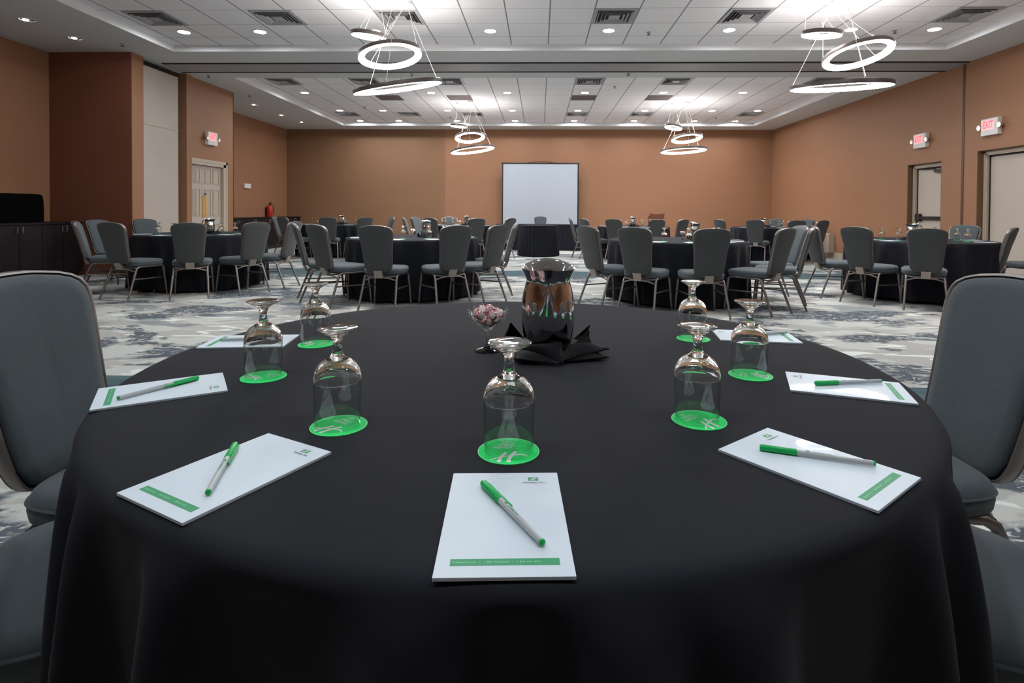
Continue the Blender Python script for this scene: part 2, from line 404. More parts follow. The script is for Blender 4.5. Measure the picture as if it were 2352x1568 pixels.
# wall panel under construction of the ceiling edge
# ------------------------------------------------------------------ ceiling things
def downlight(kind):
    t = empty('downlight')
    MB().lathe([(.105, 0), (.105, -.006), (.098, -.008), (.083, -.004), (.083, -.001)], 28).build('trim_ring', M_SIGN, t)
    if kind == 0:
        MB().lathe([(.0, -.0025), (.0825, -.0025), (.0825, -.0008)], 28).build('lens', M_DOWN, t)
    else:
        MB().lathe([(.0, -.002), (.082, -.002), (.082, -.001)], 28).build('baffle', M_VENTD, t)
        MB().lathe([(.0, -.014), (.028, -.012), (.034, -.003)], 18, (-.02, 0, 0)).build('lens', M_DIM, t)
    return t
XS = [-5.45, -4.27, -2.51, -.76, 1.01, 2.79, 4.57, 5.77]
dl = downlight(0); first = True
RN = {8.45: 'near ceiling tray', 12.86: 'far ceiling tray, row closest to the beam', 15.13: 'far ceiling tray, middle row', 16.86: 'far ceiling tray, row by the far wall'}
ORD = ['first', 'second', 'third', 'fourth', 'fifth', 'sixth', 'seventh', 'eighth']
for y in (8.45, 12.86, 15.13, 16.86, 4.3, .6):
    cols = [x for x in XS]
    if y == 8.45: cols = [-5.45, -4.27, -2.51, -.76, 1.01, 2.79, 4.57, 5.77]
    if y == 12.86: cols = [-5.45, -2.51, -.76, 1.01, 2.79, 4.57]
    if y in (4.3, .6): cols = [-5.45, -2.51, -.76, 1.01, 2.79, 5.77]  # out-of-view rows, added to light the foreground
    for i, x in enumerate(cols):
        lab = 'round lit downlight, %s from left in the %s' % (ORD[i], RN[y]) if y in RN else 'round lit downlight out of view overhead, %s from left, row %s' % (ORD[i], {4.3: 'past the foreground table', 2.4: 'over the foreground table', .6: 'above the camera'}[y])
        o = dl if first else dup(dl, (x, y, ZT))
        if first: dl.location = (x, y, ZT); first = False; tag(dl, cat='ceiling light', group='round downlights in the tile ceiling'); 
        o['label'] = lab
el = downlight(1); first = True
for x, y, s in ((-7.08, 7.56, 'left-hand soffit, closest to the left picture edge'), (-7.09, 8.38, 'left-hand soffit, just in front of the shaded brown wall'), (-7.08, 13.73, 'far left soffit, nearest of the three there'), (-7.1, 15.25, 'far left soffit, middle of the three there'), (-7.05, 16.45, 'far left soffit, closest to the far wall')):
    o = el if first else dup(el, (x, y, ZS))
    if first: el.location = (x, y, ZS); first = False; tag(el, cat='ceiling light', group='small eyeball lights in the left soffit')
    o['label'] = 'small eyeball spotlight in the ' + s
def vent():
    t = empty('air_diffuser')
    def sq(h, w_, z0, z1):
        k = MB()
        for a, b2, c2, d2 in ((-h, h, -h, -h+w_), (-h, h, h-w_, h), (-h, -h+w_, -h, h), (h-w_, h, -h, h)): k.box(a, b2, c2, d2, z0, z1)
        return k
    MB().box(-.28, .28, -.28, .28, -.004, -.001).build('backing', M_VENTD, t, smooth=False)
    sq(.293, .05, -.012, -.001).build('frame', M_VENT, t, smooth=False)
    for h in (.215, .165, .115):
        rings = []
        for rr, z in ((h, -.006), (h+.016, -.03), (h+.019, -.03), (h+.004, -.006)):
            rings.append([(-rr, -rr, z), (rr, -rr, z), (rr, rr, z), (-rr, rr, z)])
        MB().loft(rings).build('louvre', M_VENT, t, smooth=False)
    MB().box(-.075, .075, -.075, .075, -.02, -.012).build('centre_plate', M_VENT, t, smooth=False)
    return t
vt = vent(); first = True
for y, xs, nm in ((7.83, [-5.45, -3.69, -1.96, 1.01, 2.81, 5.76], 'near tray'), (11.7, [-5.40, -3.67, -1.9, 1.01, 2.79, 5.8], 'far tray, row by the beam'), (15.65, [-5.40, -3.67, -1.9, 1.01, 2.79, 5.75], 'far tray, row near the far wall')):
    for i, x in enumerate(xs):
        o = vt if first else dup(vt, (x, y, ZT))
        if first: vt.location = (x, y, ZT); first = False; tag(vt, cat='air vent', group='square ceiling air diffusers')
        o['label'] = 'square grey air diffuser, %s from left in the %s' % (ORD[i], nm)
gr = MB().box(-.285, .285, -.275, .275, -.008, -.001)
g0 = gr.build('return_grille', M_GRILLE, smooth=False); first = True
for i, x in enumerate((-3.62, -1.93, 1.02, 2.79)):
    o = g0 if first else g0.copy()
    if not first: COL.objects.link(o)
    first = False; o.location = (x, 13.42, ZT)
    tag(o, 'flat dark return air grille, %s of four from left in the far ceiling' % ORD[i], 'air vent', 'dark return grilles in the far ceiling')
def sprinkler():
    t = empty('sprinkler_head')
    MB().lathe([(.035, 0), (.03, -.008), (.012, -.012), (.009, -.03), (.0, -.03)], 14).build('escutcheon', M_TRACK, t)
    MB().lathe([(.0, -.036), (.026, -.036), (.026, -.040), (0, -.040)], 12).build('deflector', M_BLACK, t)
    return t
sk = sprinkler(); first = True
for x, y, z, s in ((1.62, 8.54, ZT, 'near tiles right of centre'), (5.23, 8.5, ZT, 'near tiles at the right'), (-6.45, 10.75, ZS, 'soffit behind the beam at the left'), (-6.61, 12.59, ZS, 'left soffit past the beam'), (1.65, 10.65, ZS, 'soffit behind the beam right of centre'), (-2.45, 10.65, ZS, 'soffit behind the beam left of centre'), (-6.6, 8.7, ZS, 'left soffit before the brown pier'), (-4.6, 14.6, ZT, 'far tiles at the left'), (-2.6, 16.2, ZT, 'far tiles left of the far chandelier'), (5.0, 16.2, ZT, 'far tiles at the right'), (1.6, 12.2, ZT, 'far tiles right of centre')):
    o = sk if first else dup(sk, (x, y, z))
    if first: sk.location = (x, y, z); first = False; tag(sk, cat='sprinkler', group='ceiling sprinkler heads')
    o['label'] = 'small dark sprinkler head in the ' + s

# chandeliers: three tilted lit rings hung on wires
def chandelier(nm, yc, rings, cans, label):
    t = empty('ring_chandelier', (rings[0][0], yc, 0)); off = Vector((rings[0][0], yc, 0))
    tag(t, label, 'chandelier', 'three-ring pendant chandeliers')
    for i, (cx, cz, tx, ty, D) in enumerate(rings):
        u = Vector((math.cos(ty), 0, -math.sin(ty))); v = Vector((0, math.cos(tx), math.sin(tx)))
        n = u.cross(v).normalized(); v = n.cross(u)
        C0 = Vector((cx, yc, cz)) - off; R = D/2; wd = .085 if i else .09
        if i == 2: wd = .07
        def ring(prof, N=64):
            rs = []
            for r, h in prof:
                rs.append([C0 + (u*math.cos(2*PI*k/N)+v*math.sin(2*PI*k/N))*r + n*h for k in range(N)])
            rs.append(rs[0]); return rs
        hs = MB().loft(ring([(R, .0), (R, .047), (R-.004, .052), (R-.03, .052), (R-.03, .0495), (R-.008, .0495), (R-.008, 0)])).build('ring_housing', M_SILVER, t)
        MB().loft(ring([(R-.009, -.004), (R-wd*.9, -.002), (R-wd, .008), (R-wd, .032)])).build('ring_diffuser', M_RING, hs)
        MB().loft(ring([(R-.03, .0490), (R-wd*.85, .0475), (R-wd, .032)])).build('added_top_glow', M_RINGUP, hs)
        cn = Vector((cans[i][0], cans[i][1], ZT)) - off
        cb = MB().lathe([(.0, 0), (.065, 0), (.065, -.03), (.06, -.035), (0, -.035)], 20, tuple(cn)).build('canopy', M_SIGN, t)
        for k in range(3):
            a = 2*PI*k/3 + (.5, 2.6, .2)[i]
            p = C0 + (u*math.cos(a)+v*math.sin(a))*(R-.02) + n*.045
            MB().tube([cn+Vector((.02*math.cos(a), .02*math.sin(a), -.034)), p], .0022, 5).build('wire', M_WIRE, t)
            MB().tube([p-n*.004, p+n*.03], .009, 6).build('wire_clamp', M_NICKEL, t)
chandelier('a', 7.06, [(-1.796, 2.655, .167, -.149, 1.12), (-1.899, 3.053, -.119, -.164, .80), (-2.169, 3.303, .089, .117, .45)], [(-1.74, 6.83), (-1.75, 7.28), (-2.06, 7.06)], 'large near chandelier of three lit rings, left of centre')
chandelier('b', 7.06, [(3.699, 2.66, .113, -.024, 1.14), (3.905, 3.052, -.211, -.103, .80), (3.458, 3.30, .123, .064, .464)], [(3.60, 6.85), (3.60, 7.28), (3.30, 7.06)], 'large near chandelier of three lit rings, on the right')
chandelier('c', 14.05, [(-1.692, 2.625, -.02, -.14, 1.11), (-1.76, 2.94, -.218, -.107, .764), (-2.042, 3.219, .022, .085, .43)], [(-1.73, 13.82), (-1.74, 14.28), (-2.06, 14.05)], 'small-looking far chandelier of three lit rings, left of the screen')
chandelier('d', 14.05, [(3.553, 2.623, -.033, -.042, 1.114), (3.633, 2.925, -.18, -.068, .761), (3.295, 3.197, -.078, .191, .44)], [(3.58, 13.93), (3.58, 14.27), (3.30, 14.10)], 'small-looking far chandelier of three lit rings, right of the screen')

# ------------------------------------------------------------------ wall things
def exit_sign(x, y, z, side, label):
    t = empty('exit_sign', (x, y, z), PI/2 if side < 0 else -PI/2)   # local -y.. front is +x(world) for left wall
    # local frame: front faces -Y, wall at y=0
    t.rotation_euler = (0, 0, PI/2 if side < 0 else -PI/2)
    tag(t, label, 'exit sign', 'lit exit signs over doors')
    MB().bbox(-.17, .17, -.075, 0, -.14, .13, .006).build('housing', M_SIGN, t)
    MB().box(-.145, .10, -.0765, -.0745, -.055, .105).build('face', M_EXITP, t, smooth=False)
    text('lettering', 'EXIT', .16, M_EXIT, t, (-.022, -.078, .024), (PI/2, 0, 0), bold=.003).scale = (.62, 1, 1)
    for s in (-1, 1):
        hd = MB(); hd.lathe([(.0, 0), (.022, .004), (.04, .03), (.042, .055), (0, .05)], 18)
        for i, p in enumerate(hd.v): hd.v[i] = (s*.205+p[0], -.03-p[2], p[1])
        l = hd.build('lamp_head', M_NICKEL, t)
        MB().box(min(s*.16, s*.205), max(s*.16, s*.205), -.03, -.015, -.012, .012).build('arm', M_SIGN, l, smooth=False)
exit_sign(-6.85, 11.45, 2.58, -1, 'red exit sign over the panelled double door on the left')
exit_sign(XR, 10.98, 2.51, 1, 'red exit sign over the door with the black push bar')
exit_sign(XR, 9.31, 2.53, 1, 'red exit sign over the wide flush door, nearer the picture edge')
t = MB().bbox(-.05, 0, -.16, .16, -.065, .065, .005).build('thermostat', M_SIGN, loc=(XL+.05, 15.44, 1.77)); tag(t, 'small white thermostat plate on the far left brown wall', 'thermostat')
fe = empty('fire_extinguisher', (XL+.12, 16.55, .87)); tag(fe, 'red fire extinguisher on the far left wall above the dark credenza', 'fire extinguisher')
MB().lathe([(.0, 0), (.075, .004), (.082, .02), (.082, .30), (.07, .345), (.03, .37), (.026, .385), (0, .385)], 20).build('cylinder', M_RED, fe)
MB().box(-.02, .03, -.012, .012, .385, .44).build('valve', M_BLACK, fe); MB().tube([(.0, 0, .44), (.07, 0, .46)], .01).build('handle', M_BLACK, fe)
MB().tube([(.02, .02, .41), (.1, .05, .36), (.1, .05, .12)], .012).build('hose', M_BLACK, fe)
MB().box(-.12, -.07, -.03, .03, .05, .3).build('bracket', M_BLACK, fe)
wb = MB().bbox(XR-.16, XR, 14.14, 14.60, .13, .60, .01).build('wall_heater', M_CREAMF); tag(wb, 'low cream box mounted on the right wall near the floor', 'heater')

# projection screen
ps = empty('projection_screen', (.01, 17.62, 0)); tag(ps, 'white projector screen with thin black border at the far wall', 'screen')
MB().box(-1.165, 1.165, -.004, .004, .63, 2.59).build('screen_surface', M_SCREEN, ps, smooth=False)
k = MB(); k.box(-1.205, -1.165, -.012, .012, .57, 2.63); k.box(1.165, 1.205, -.012, .012, .57, 2.63); k.box(-1.205, 1.205, -.012, .012, .57, .63); k.build('border', M_BLACK, ps, smooth=False)
MB().tube([(-1.22, 0, 2.615), (1.22, 0, 2.615)], .022, 10).build('roller_bar', M_BLACK, ps)
MB().tube([(-.45, .0, 2.63), (-.2, 0, 2.665), (.2, 0, 2.665), (.45, 0, 2.63)], .008).build('carry_handle', M_BLACK, ps)
MB().tube([(0, .05, .3), (0, .05, 2.62)], .018).build('mast', M_BLACK, ps)
for a in (0, 2*PI/3, 4*PI/3):
    MB().tube([(0, .05, .38), (.25*math.sin(a), .05+.25*math.cos(a), .012)], .012).build('leg', M_BLACK, ps)
# lectern
lc = empty('lectern', (3.21, 15.6, 0)); tag(lc, 'reddish wooden lectern standing before the far wall, right of the screen', 'lectern')
MB().box(-.2, .2, -.15, .15, 0, .06).build('base', M_WOOD, lc, smooth=False)
for s in (-1, 1): MB().box(s*.18-.02, s*.18+.02, -.1, .1, .06, .9).build('side_post', M_WOOD, lc, smooth=False)
ring = []
k = MB()
n = 12; top = []; bot = []
for i in range(n+1):
    u = -1+2*i/n; top.append((u*.20, 1.085-.03*(1-u*u))); bot.append((u*.185, .90-.06*(1-u*u)+.03))
for y in (-.16, -.13):
    ring.append([(x, y, z) for x, z in top] + [(x, y, z) for x, z in reversed(bot)])
k.loft(ring, True, True).build('front_panel', M_WOOD, lc, smooth=False)
MB().add([(-.2, -.15, 1.03), (.2, -.15, 1.03), (.2, .2, .94), (-.2, .2, .94), (-.2, -.15, 1.01), (.2, -.15, 1.01), (.2, .2, .92), (-.2, .2, .92)], [(0, 1, 2, 3), (7, 6, 5, 4), (0, 4, 5, 1), (1, 5, 6, 2), (2, 6, 7, 3), (3, 7, 4, 0)]).build('reading_board', M_WOOD, lc, smooth=False)

# credenzas on the left
def credenza(x0, x1, y0, y1, h, doors, label, n0):
    t = empty('credenza', ((x0+x1)/2, (y0+y1)/2, 0)); tag(t, label, 'cabinet', 'dark wood credenzas')
    ox, oy = (x0+x1)/2, (y0+y1)/2
    MB().box(x0-ox, x1-ox-.02, y0-oy, y1-oy, .08, h-.03).build('body', M_BLACKW, t, smooth=False)
    MB().bbox(x0-ox, x1-ox+.01, y0-oy-.01, y1-oy+.01, h-.03, h, .004).build('top', M_BLACKW, t)
    MB().box(x0-ox, x1-ox-.06, y0-oy+.03, y1-oy-.03, 0, .08).build('plinth', M_BLACK, t, smooth=False)
    wd_ = (y1-y0)/doors
    for i in range(doors):
        a = y0-oy+i*wd_
        d = MB().bbox(x1-ox-.02, x1-ox, a+.004, a+wd_-.004, .09, h-.04, .002).build('door', M_BLACKW, t, smooth=False)
        hy = a+wd_-.04 if i % 2 == n0 else a+.04
        MB().tube([(x1-ox, hy, h-.055), (x1-ox+.022, hy, h-.06), (x1-ox+.022, hy, h-.15), (x1-ox, hy, h-.155)], .006).build('handle', M_NICKEL, d)
    return t
credenza(-8.15, -7.55, 6.01, 9.05, .90, 8, 'long dark wood credenza against the left wall at the picture edge', 0)
credenza(-8.15, -7.6, 13.5, 17.6, .90, 10, 'dark wood credenza in the far left corner below the fire extinguisher', 0)
bc = MB(); rs = []
for h, i in ((0, .0), (.20, .0), (.34, .02), (.40, .06), (.425, .12), (.43, .2)):
    pr = []
    for k in range(28):
        a = 2*PI*k/28; cx_ = .22*math.copysign(abs(math.cos(a))**.5, math.cos(a)); sy_ = .62*math.copysign(abs(math.sin(a))**.4, math.sin(a))
        f = 1+.02*math.sin(5*a)*(1-h)
        pr.append((cx_*(1-i)*f, sy_*(1-i*.5)*f, h))
    rs.append(pr)
bo = bc.loft(rs, True, True).build('covered_equipment', M_BLACKC, loc=(-7.87, 7.93, .902)); tag(bo, 'black fabric cover draped over equipment on top of the left credenza', 'cover')

# ------------------------------------------------------------------ chair
def out_w(v):      # half width of the back at height v (0..1)
    pts = [(0, .095), (.03, .130), (.09, .152), (.2, .161), (.35, .165), (.5, .171), (.65, .182), (.78, .192), (.85, .1945), (.90, .189), (.94, .175), (.97, .148), (.99, .095), (1, .0)]
    for (a, wa), (b2, wb_) in zip(pts, pts[1:]):
        if v <= b2: t_ = (v-a)/(b2-a); return wa+(wb_-wa)*t_
    return 0
HB = .535
def outline():
    vs = [0, .012, .03, .06, .12, .25, .4, .55, .7, .8, .86, .90, .935, .96, .98, .992]
    R_ = [(out_w(v), v*HB) for v in vs]
    # arched top
    L_ = [(-x, z) for x, z in reversed(R_)]
    topm = [(.045, HB*.9985), (0, HB), (-.045, HB*.9985)]
    return R_ + topm + L_ + [(-.06, -.002), (0, -.003), (.06, -.002)]
OUT = outline(); CEN = (0, HB*.5)
def bk(x, z, w_):     # back-local to chair: lean and wrap
    ln = .25
    y = -.258 - z*math.sin(ln) - .05*max(0, (z-.30))*1.0 + .025*(abs(x)/.22)**2 + w_
    return (x, y, .435 + z*math.cos(ln)*1.0)
def sc(s): return [((x-CEN[0])*s, CEN[1]+(z-CEN[1])*(1-(1-s)*.45*1.0)) for x, z in OUT]
def make_chair():
    t = empty('banquet_chair')
    tag(t, cat='chair')
    # seat
    N = 48
    def so(s, z, dome=0):
        r = []
        for k in range(N):
            a = 2*PI*k/N; ca, sa = math.cos(a), math.sin(a); e_ = .42
            x = math.copysign(abs(ca)**e_, ca); y = math.copysign(abs(sa)**e_, sa)
            hw = .222 if y > 0 else .222-.022*(-y)
            r.append((x*hw*s, .015+y*.228*s, z))
        return r
    MB().loft([so(.93, .400), so(.985, .408), so(1.0, .43), so(.995, .450), so(.965, .466), so(.88, .476), so(.6, .482), so(.25, .484)], True, True).build('seat', M_GREY, t, angle=60)
    MB().tube([(p[0], p[1], p[2]) for p in so(1.0, .447)], .004, 5, closed=True).build('seat_piping', M_GREY, t)
    # rear cover
    f = MB(); f.loft([[bk(x, z, .0) for x, z in sc(.985)], [bk(x, z, -.010) for x, z in sc(.97)], [bk(x, z, -.016) for x, z in sc(.85)], [bk(x, z, -.018) for x, z in sc(.5)], [bk(x, z, -.018) for x, z in sc(.1)]], False, True).build('back_panel', M_GREYB, t, angle=60)
    # metal rim
    f = MB(); f.loft([[bk(x, z, -.002) for x, z in sc(.98)], [bk(x, z, .004) for x, z in sc(1.0)], [bk(x, z, .024) for x, z in sc(1.004)], [bk(x, z, .032) for x, z in sc(.99)], [bk(x, z, .033) for x, z in sc(.955)], [bk(x, z, .028) for x, z in sc(.935)]]).build('back_frame', M_BRONZE, t, angle=60)
    f = MB(); f.loft([[bk(x, z, .024) for x, z in sc(.938)], [bk(x, z, .031) for x, z in sc(.928)], [bk(x, z, .026) for x, z in sc(.905)]]).build('back_piping', M_PIPE, t, angle=60)
    f = MB(); f.loft([[bk(x, z, .020) for x, z in sc(.915)], [bk(x, z, .036) for x, z in sc(.912)], [bk(x, z, .044) for x, z in sc(.87)], [bk(x, z, .050) for x, z in sc(.7)], [bk(x, z, .053) for x, z in sc(.4)], [bk(x, z, .053) for x, z in sc(.1)]], False, True).build('backrest', M_GREY, t, angle=60)
    # legs
    for s in (-1, 1):
        MB().tube([(s*.196, .12, .392), (s*.198, .175, .390), (s*.20, .20, .375), (s*.201, .208, .35), (s*.212, .225, .18), (s*.222, .240, 0)], [.0145]*4+[.0135, .0115], 10).build('leg', M_BRONZE, t)
        MB().tube([(s*.180, -.10, .392), (s*.180, -.15, .388), (s*.182, -.178, .372), (s*.184, -.19, .345), (s*.196, -.255, .18), (s*.208, -.325, 0)], [.0145]*4+[.0135, .0115], 10).build('leg', M_BRONZE, t)
        MB().tube([(s*.208, .220, .235), (s*.193, -.232, .245)], .0085, 8).build('stretcher', M_BRONZE, t)
    k = MB()
    for s in (-1, 1): k.tube([(s*.196, .12, .391), (s*.188, .0, .392), (s*.180, -.10, .391)], .0145, 8)
    k.tube([(-.19, .14, .391), (.19, .14, .391)], .010, 8); k.tube([(-.178, -.12, .391), (-.1, -.135, .385), (.1, -.135, .385), (.178, -.12, .391)], .010, 8)
    k.build('seat_frame', M_BRONZE, t)
    k = MB(); k.tube([(-.187, -.195, .335), (-.10, -.222, .366), (-.05, -.238, .372), (.05, -.238, .372), (.10, -.222, .366), (.187, -.195, .335)], .008, 8)
    k.tube([(-.182, -.172, .385), (-.09, -.20, .372), (.09, -.20, .372), (.182, -.172, .385)], .008, 8)
    k.build('rear_brace', M_BRONZE, t)
    k = MB(); k.add([(-.047, -.284, .452), (.047, -.284, .452), (.045, -.250, .366), (-.045, -.250, .366), (-.047, -.262, .455), (.047, -.262, .455), (.045, -.20, .372), (-.045, -.20, .372)], [(0, 1, 2, 3), (7, 6, 5, 4), (0, 4, 5, 1), (1, 5, 6, 2), (2, 6, 7, 3), (3, 7, 4, 0)])
    k.build('bracket', M_PLATE, t, smooth=False)
    return t
CH0 = make_chair(); used = False
def chair(x, y, face, label, group='grey banquet chairs round the tables'):
    global used
    rz = face-PI/2
    if not used:
        used = True; CH0.location = (x, y, 0); CH0.rotation_euler = (0, 0, rz); o = CH0
    else: o = dup(CH0, (x, y, 0), rz)
    o['label'] = label; o['group'] = group; return o

# ------------------------------------------------------------------ tables and cloths
R = .857
def cloth_mesh(seed, hi):
    rd = random.Random(seed); N = 720 if hi else 200
    nf = 25 if hi else 19; c = []
    a = rd.uniform(0, 1)
    for i in range(nf): c.append((2*PI*(i+rd.uniform(-.3, .3))/nf, rd.uniform(.5, 1.15), rd.uniform(.032, .06) if hi else rd.uniform(.05, .085)))
    def F(th, t):
        s = 0
        for ph, am, wd_ in c:
            d = (th-ph-.06*math.sin(3*ph)*t+PI) % (2*PI) - PI
            s += am*math.exp(-(d/(wd_*(.75+.5*(1-t))))**2)
        return s-.36
    rows = [(0, .76, 0), (.3, .76, 0), (.6, .76, 0), (.80, .76, 0), (.828, .7597, 0), (.842, .7575, 0), (.851, .7525, 0), (.8555, .745, 0)]
    H = 20 if hi else 10
    for i in range(H):
        t = (i+1)/H; rows.append((R, .742-(.742-.035)*t**1.25, t))
    me = MB(); rings = []
    for r, z, t in rows:
        rg = []
        for k in range(N):
            th = 2*PI*k/N
            rr = r
            if t > 0:
                rr = R + .0*t + (.135 if hi else .10)*(t**.62)*F(th, t)
                zz = z - .012*math.sin(3*th+seed)*t
            else: zz = z
            if r == 0: rr = 0
            rg.append((rr*math.cos(th), rr*math.sin(th), zz+.001))
        rings.append(rg)
    me.loft(rings[1:]); me.f.insert(0, tuple(range(N))); me.mi.insert(0, 0)
    return me
cl_hi = cloth_mesh(3, True).build('tablecloth', M_CLOTH, angle=180)
cl_a = cloth_mesh(5, False).build('tablecloth', M_CLOTH, angle=180)
def make_table():
    t = empty('round_table'); tag(t, cat='table')
    MB().lathe([(0, .735), (.83, .735), (.838, .74), (.838, .752), (.83, .757), (0, .757)], 48).build('tabletop', M_WOODT, t)
    for sx in (-1, 1):
        for sy in (-1, 1):
            MB().tube([(sx*.36, sy*.40, .735), (sx*.40, sy*.56, .02), (sx*.40, sy*.565, 0)], .013, 8).build('leg', M_CHROME, t)
        MB().tube([(sx*.385, -.48, .38), (sx*.385, .48, .38)], .008, 6).build('crossbar', M_CHROME, t)
    return t
TB = make_table()
TABLES = {
 'FG': (-.056, 1.379, 'nearest table, in the foreground', 'foreground table'),
 'T1': (-4.95, 8.05, 'middle row far left table', 'table by the cream partition'),
 'T2': (-1.69, 7.45, 'middle row left-of-centre table', 'left-of-centre middle table'),
 'T3': (1.75, 7.25, 'middle row right-of-centre table', 'right-of-centre middle table'),
 'T4': (5.1, 7.70, 'middle row far right table', 'table by the exit doors'),
 'T5': (-5.067, 13.7, 'back row far left table', 'back row table at far left'),
 'T6': (-1.863, 13.7, 'back row table left of the screen', 'back row table left of the screen'),
 'T7': (2.277, 13.7, 'back row table before the lectern', 'back row table before the lectern'),
 'T8': (5.515, 13.7, 'back row far right table', 'back row table in the right corner')}
first = True; fc = True
for k, (x, y, nm, sh) in TABLES.items():
    rz = {'FG': .1, 'T1': .25, 'T4': -.2}.get(k, .5)
    if k == 'FG': TB.location = (x, y, 0); TB.rotation_euler = (0, 0, rz); o = TB
    else: o = dup(TB, (x, y, 0), rz)
    o['label'] = 'round folding table hidden under black cloth, ' + nm; o['group'] = 'round banquet tables'
    if k == 'FG': c = cl_hi; c.rotation_euler = (0, 0, .55)
    else:
        c = cl_a if fc else cl_a.copy()
        if not fc: COL.objects.link(c)
        fc = False; c.rotation_euler = (0, 0, {'T1': .3, 'T2': 1.1, 'T3': 2.0, 'T4': 4.0, 'T5': 5, 'T6': 2.7, 'T7': 3.6, 'T8': .9}[k])
    c.location = (x, y, 0)
    tag(c, 'black cloth draped over the ' + nm, 'tablecloth', 'black round tablecloths')

# settings -------------------------------------------------------------
def make_goblet():
    t = empty('water_goblet'); tag(t, cat='glass')
    prof = [(.0362, .0005), (.0368, .015), (.0376, .035), (.0384, .055), (.0386, .066), (.0384, .0735)]
    inn = [(.0352, .0005), (.0358, .015), (.0366, .035), (.0374, .055), (.0376, .066), (.0372, .0735)]
    MB().loft([[(r*math.cos(2*PI*k/48), r*math.sin(2*PI*k/48), z) for k in range(48)] for r, z in [(.0012, .1075), (.0155, .1042), (.0235, .1000), (.030, .0940), (.034, .0870), (.0362, .0793), (.0371, .0738), (.0384, .0738), (.0381, .0800), (.0368, .0875), (.0340, .0950), (.0295, .1018), (.0235, .1068), (.0180, .1098), (.0012, .1098)]], True, True).build('shoulder', M_GLASS, t, angle=80)
    MB().loft([[(r*math.cos(2*PI*k/40), r*math.sin(2*PI*k/40), z) for k in range(40)] for r, z in reversed(inn)] + [[(r*math.cos(2*PI*k/40), r*math.sin(2*PI*k/40), z) for k in range(40)] for r, z in prof]).build('bowl', M_GTHIN, t, angle=80)
    MB().lathe([(0, .1100), (.0178, .1100), (.0176, .1108), (.0125, .1135), (.0095, .1175), (.0078, .124), (.0070, .131), (.0076, .138), (.0098, .1435), (.012, .1465)], 28).build('stem', M_GLASS, t, angle=80)
    MB().lathe([(.0121, .1466), (.0165, .1500), (.0245, .1550), (.0318, .1587), (.0335, .1600), (.0335, .1612), (.030, .1622), (.015, .1618), (.0, .1612)], 36).build('foot', M_GLASS, t, angle=80)
    return t
def ribbon(mb, pts, clip=None, z=0, n=10):
    # pts: (x, y, width)
    P_ = []
    for (a, b2) in zip(pts, pts[1:]):
        for i in range(n): u = i/n; P_.append([a[j]+(b2[j]-a[j])*u for j in range(3)])
    P_.append(list(pts[-1]))
    quads = []
    for i in range(len(P_)-1):
        p, q = P_[i], P_[i+1]; d = Vector((q[0]-p[0], q[1]-p[1])); d.normalize(); nx, ny = -d.y, d.x
        v = [(p[0]+nx*p[2]/2, p[1]+ny*p[2]/2), (q[0]+nx*q[2]/2, q[1]+ny*q[2]/2), (q[0]-nx*q[2]/2, q[1]-ny*q[2]/2), (p[0]-nx*p[2]/2, p[1]-ny*p[2]/2)]
        if clip and any(math.hypot(*u) > clip for u in v): continue
        mb.add([(x, y, z) for x, y in v], [(0, 1, 2, 3)])
def h_mark(mb, s, ox, oy, z, clip=None):
    # two slanted strokes crossed by a wave
    def T_(L): return [(ox+x*s, oy+y*s, w_*s) for x, y, w_ in L]
    ribbon(mb, T_([(-.30, -.62, .20), (-.24, -.2, .17), (-.10, .18, .17), (.02, .44, .14)]), clip, z)
    ribbon(mb, T_([(.16, -.62, .20), (.20, -.2, .18), (.34, .25, .18), (.50, .58, .15)]), clip, z)
    ribbon(mb, T_([(-.72, -.42, .05), (-.5, -.24, .10), (-.2, -.08, .10), (.1, .05, .10), (.4, .16, .12), (.75, .24, .12), (.95, .18, .09), (1.08, .02, .05)]), clip, z+.00001)
def make_coaster(detail):
    t = empty('coaster'); tag(t, cat='coaster')
    r_ = .0458
    MB().lathe([(0, 0), (r_, 0), (r_, .0014), (r_-.0006, .0016), (0, .0016)], 48).build('disc', [M_GREENC], t, smooth=False)
    MB().loft([[(q*math.cos(2*PI*k/48), q*math.sin(2*PI*k/48), .00175) for k in range(48)] for q in (r_-.0012, r_-.0001)]).build('edge_line', M_MINT, t, smooth=False)
    k = MB(); h_mark(k, .030, -.004, -.020, .0018, r_-.0015); k.build('logo', M_WHITE, t, smooth=False)
    if detail:
        text('lettering', 'SIP.\nSMILE.\nREPEAT.', .0105, M_MINT, t, (-.004, .020, .0018), bold=.0002)
    return t
PW, PL = .1397, .2159
def make_pad(detail):
    t = empty('notepad'); tag(t, cat='notepad')
    MB().bbox(-PW/2, PW/2, -PL/2, PL/2, 0, .0035, .0003).build('paper_stack', M_PAPER, t, smooth=False)
    z = .00365
    bar = MB().box(-PW/2+.015, PW/2-.014, -PL/2+.018, -PL/2+.029, z-.0001, z).build('footer_bar', M_GREEN, t, smooth=False)
    lg = MB().box(.030, .0435, PL/2-.0225, PL/2-.0135, z-.0001, z).build('logo_block', M_GREEN, t, smooth=False)
    if detail:
        text('lettering', 'holidayinn.com   •   1 800 HOLIDAY   |   1 800 465 4329', .0038, M_MINT, bar, (-PW/2+.018, -PL/2+.0235, z+.0001), align='LEFT')
        k = MB(); h_mark(k, .0062, .0365, PL/2-.018, z+.0001); k.build('logo_mark', M_WHITE, lg, smooth=False)
        text('lettering', 'Holiday Inn', .0062, M_INK, t, (.037, PL/2-.0275, z+.0001), bold=.00008)
    return t
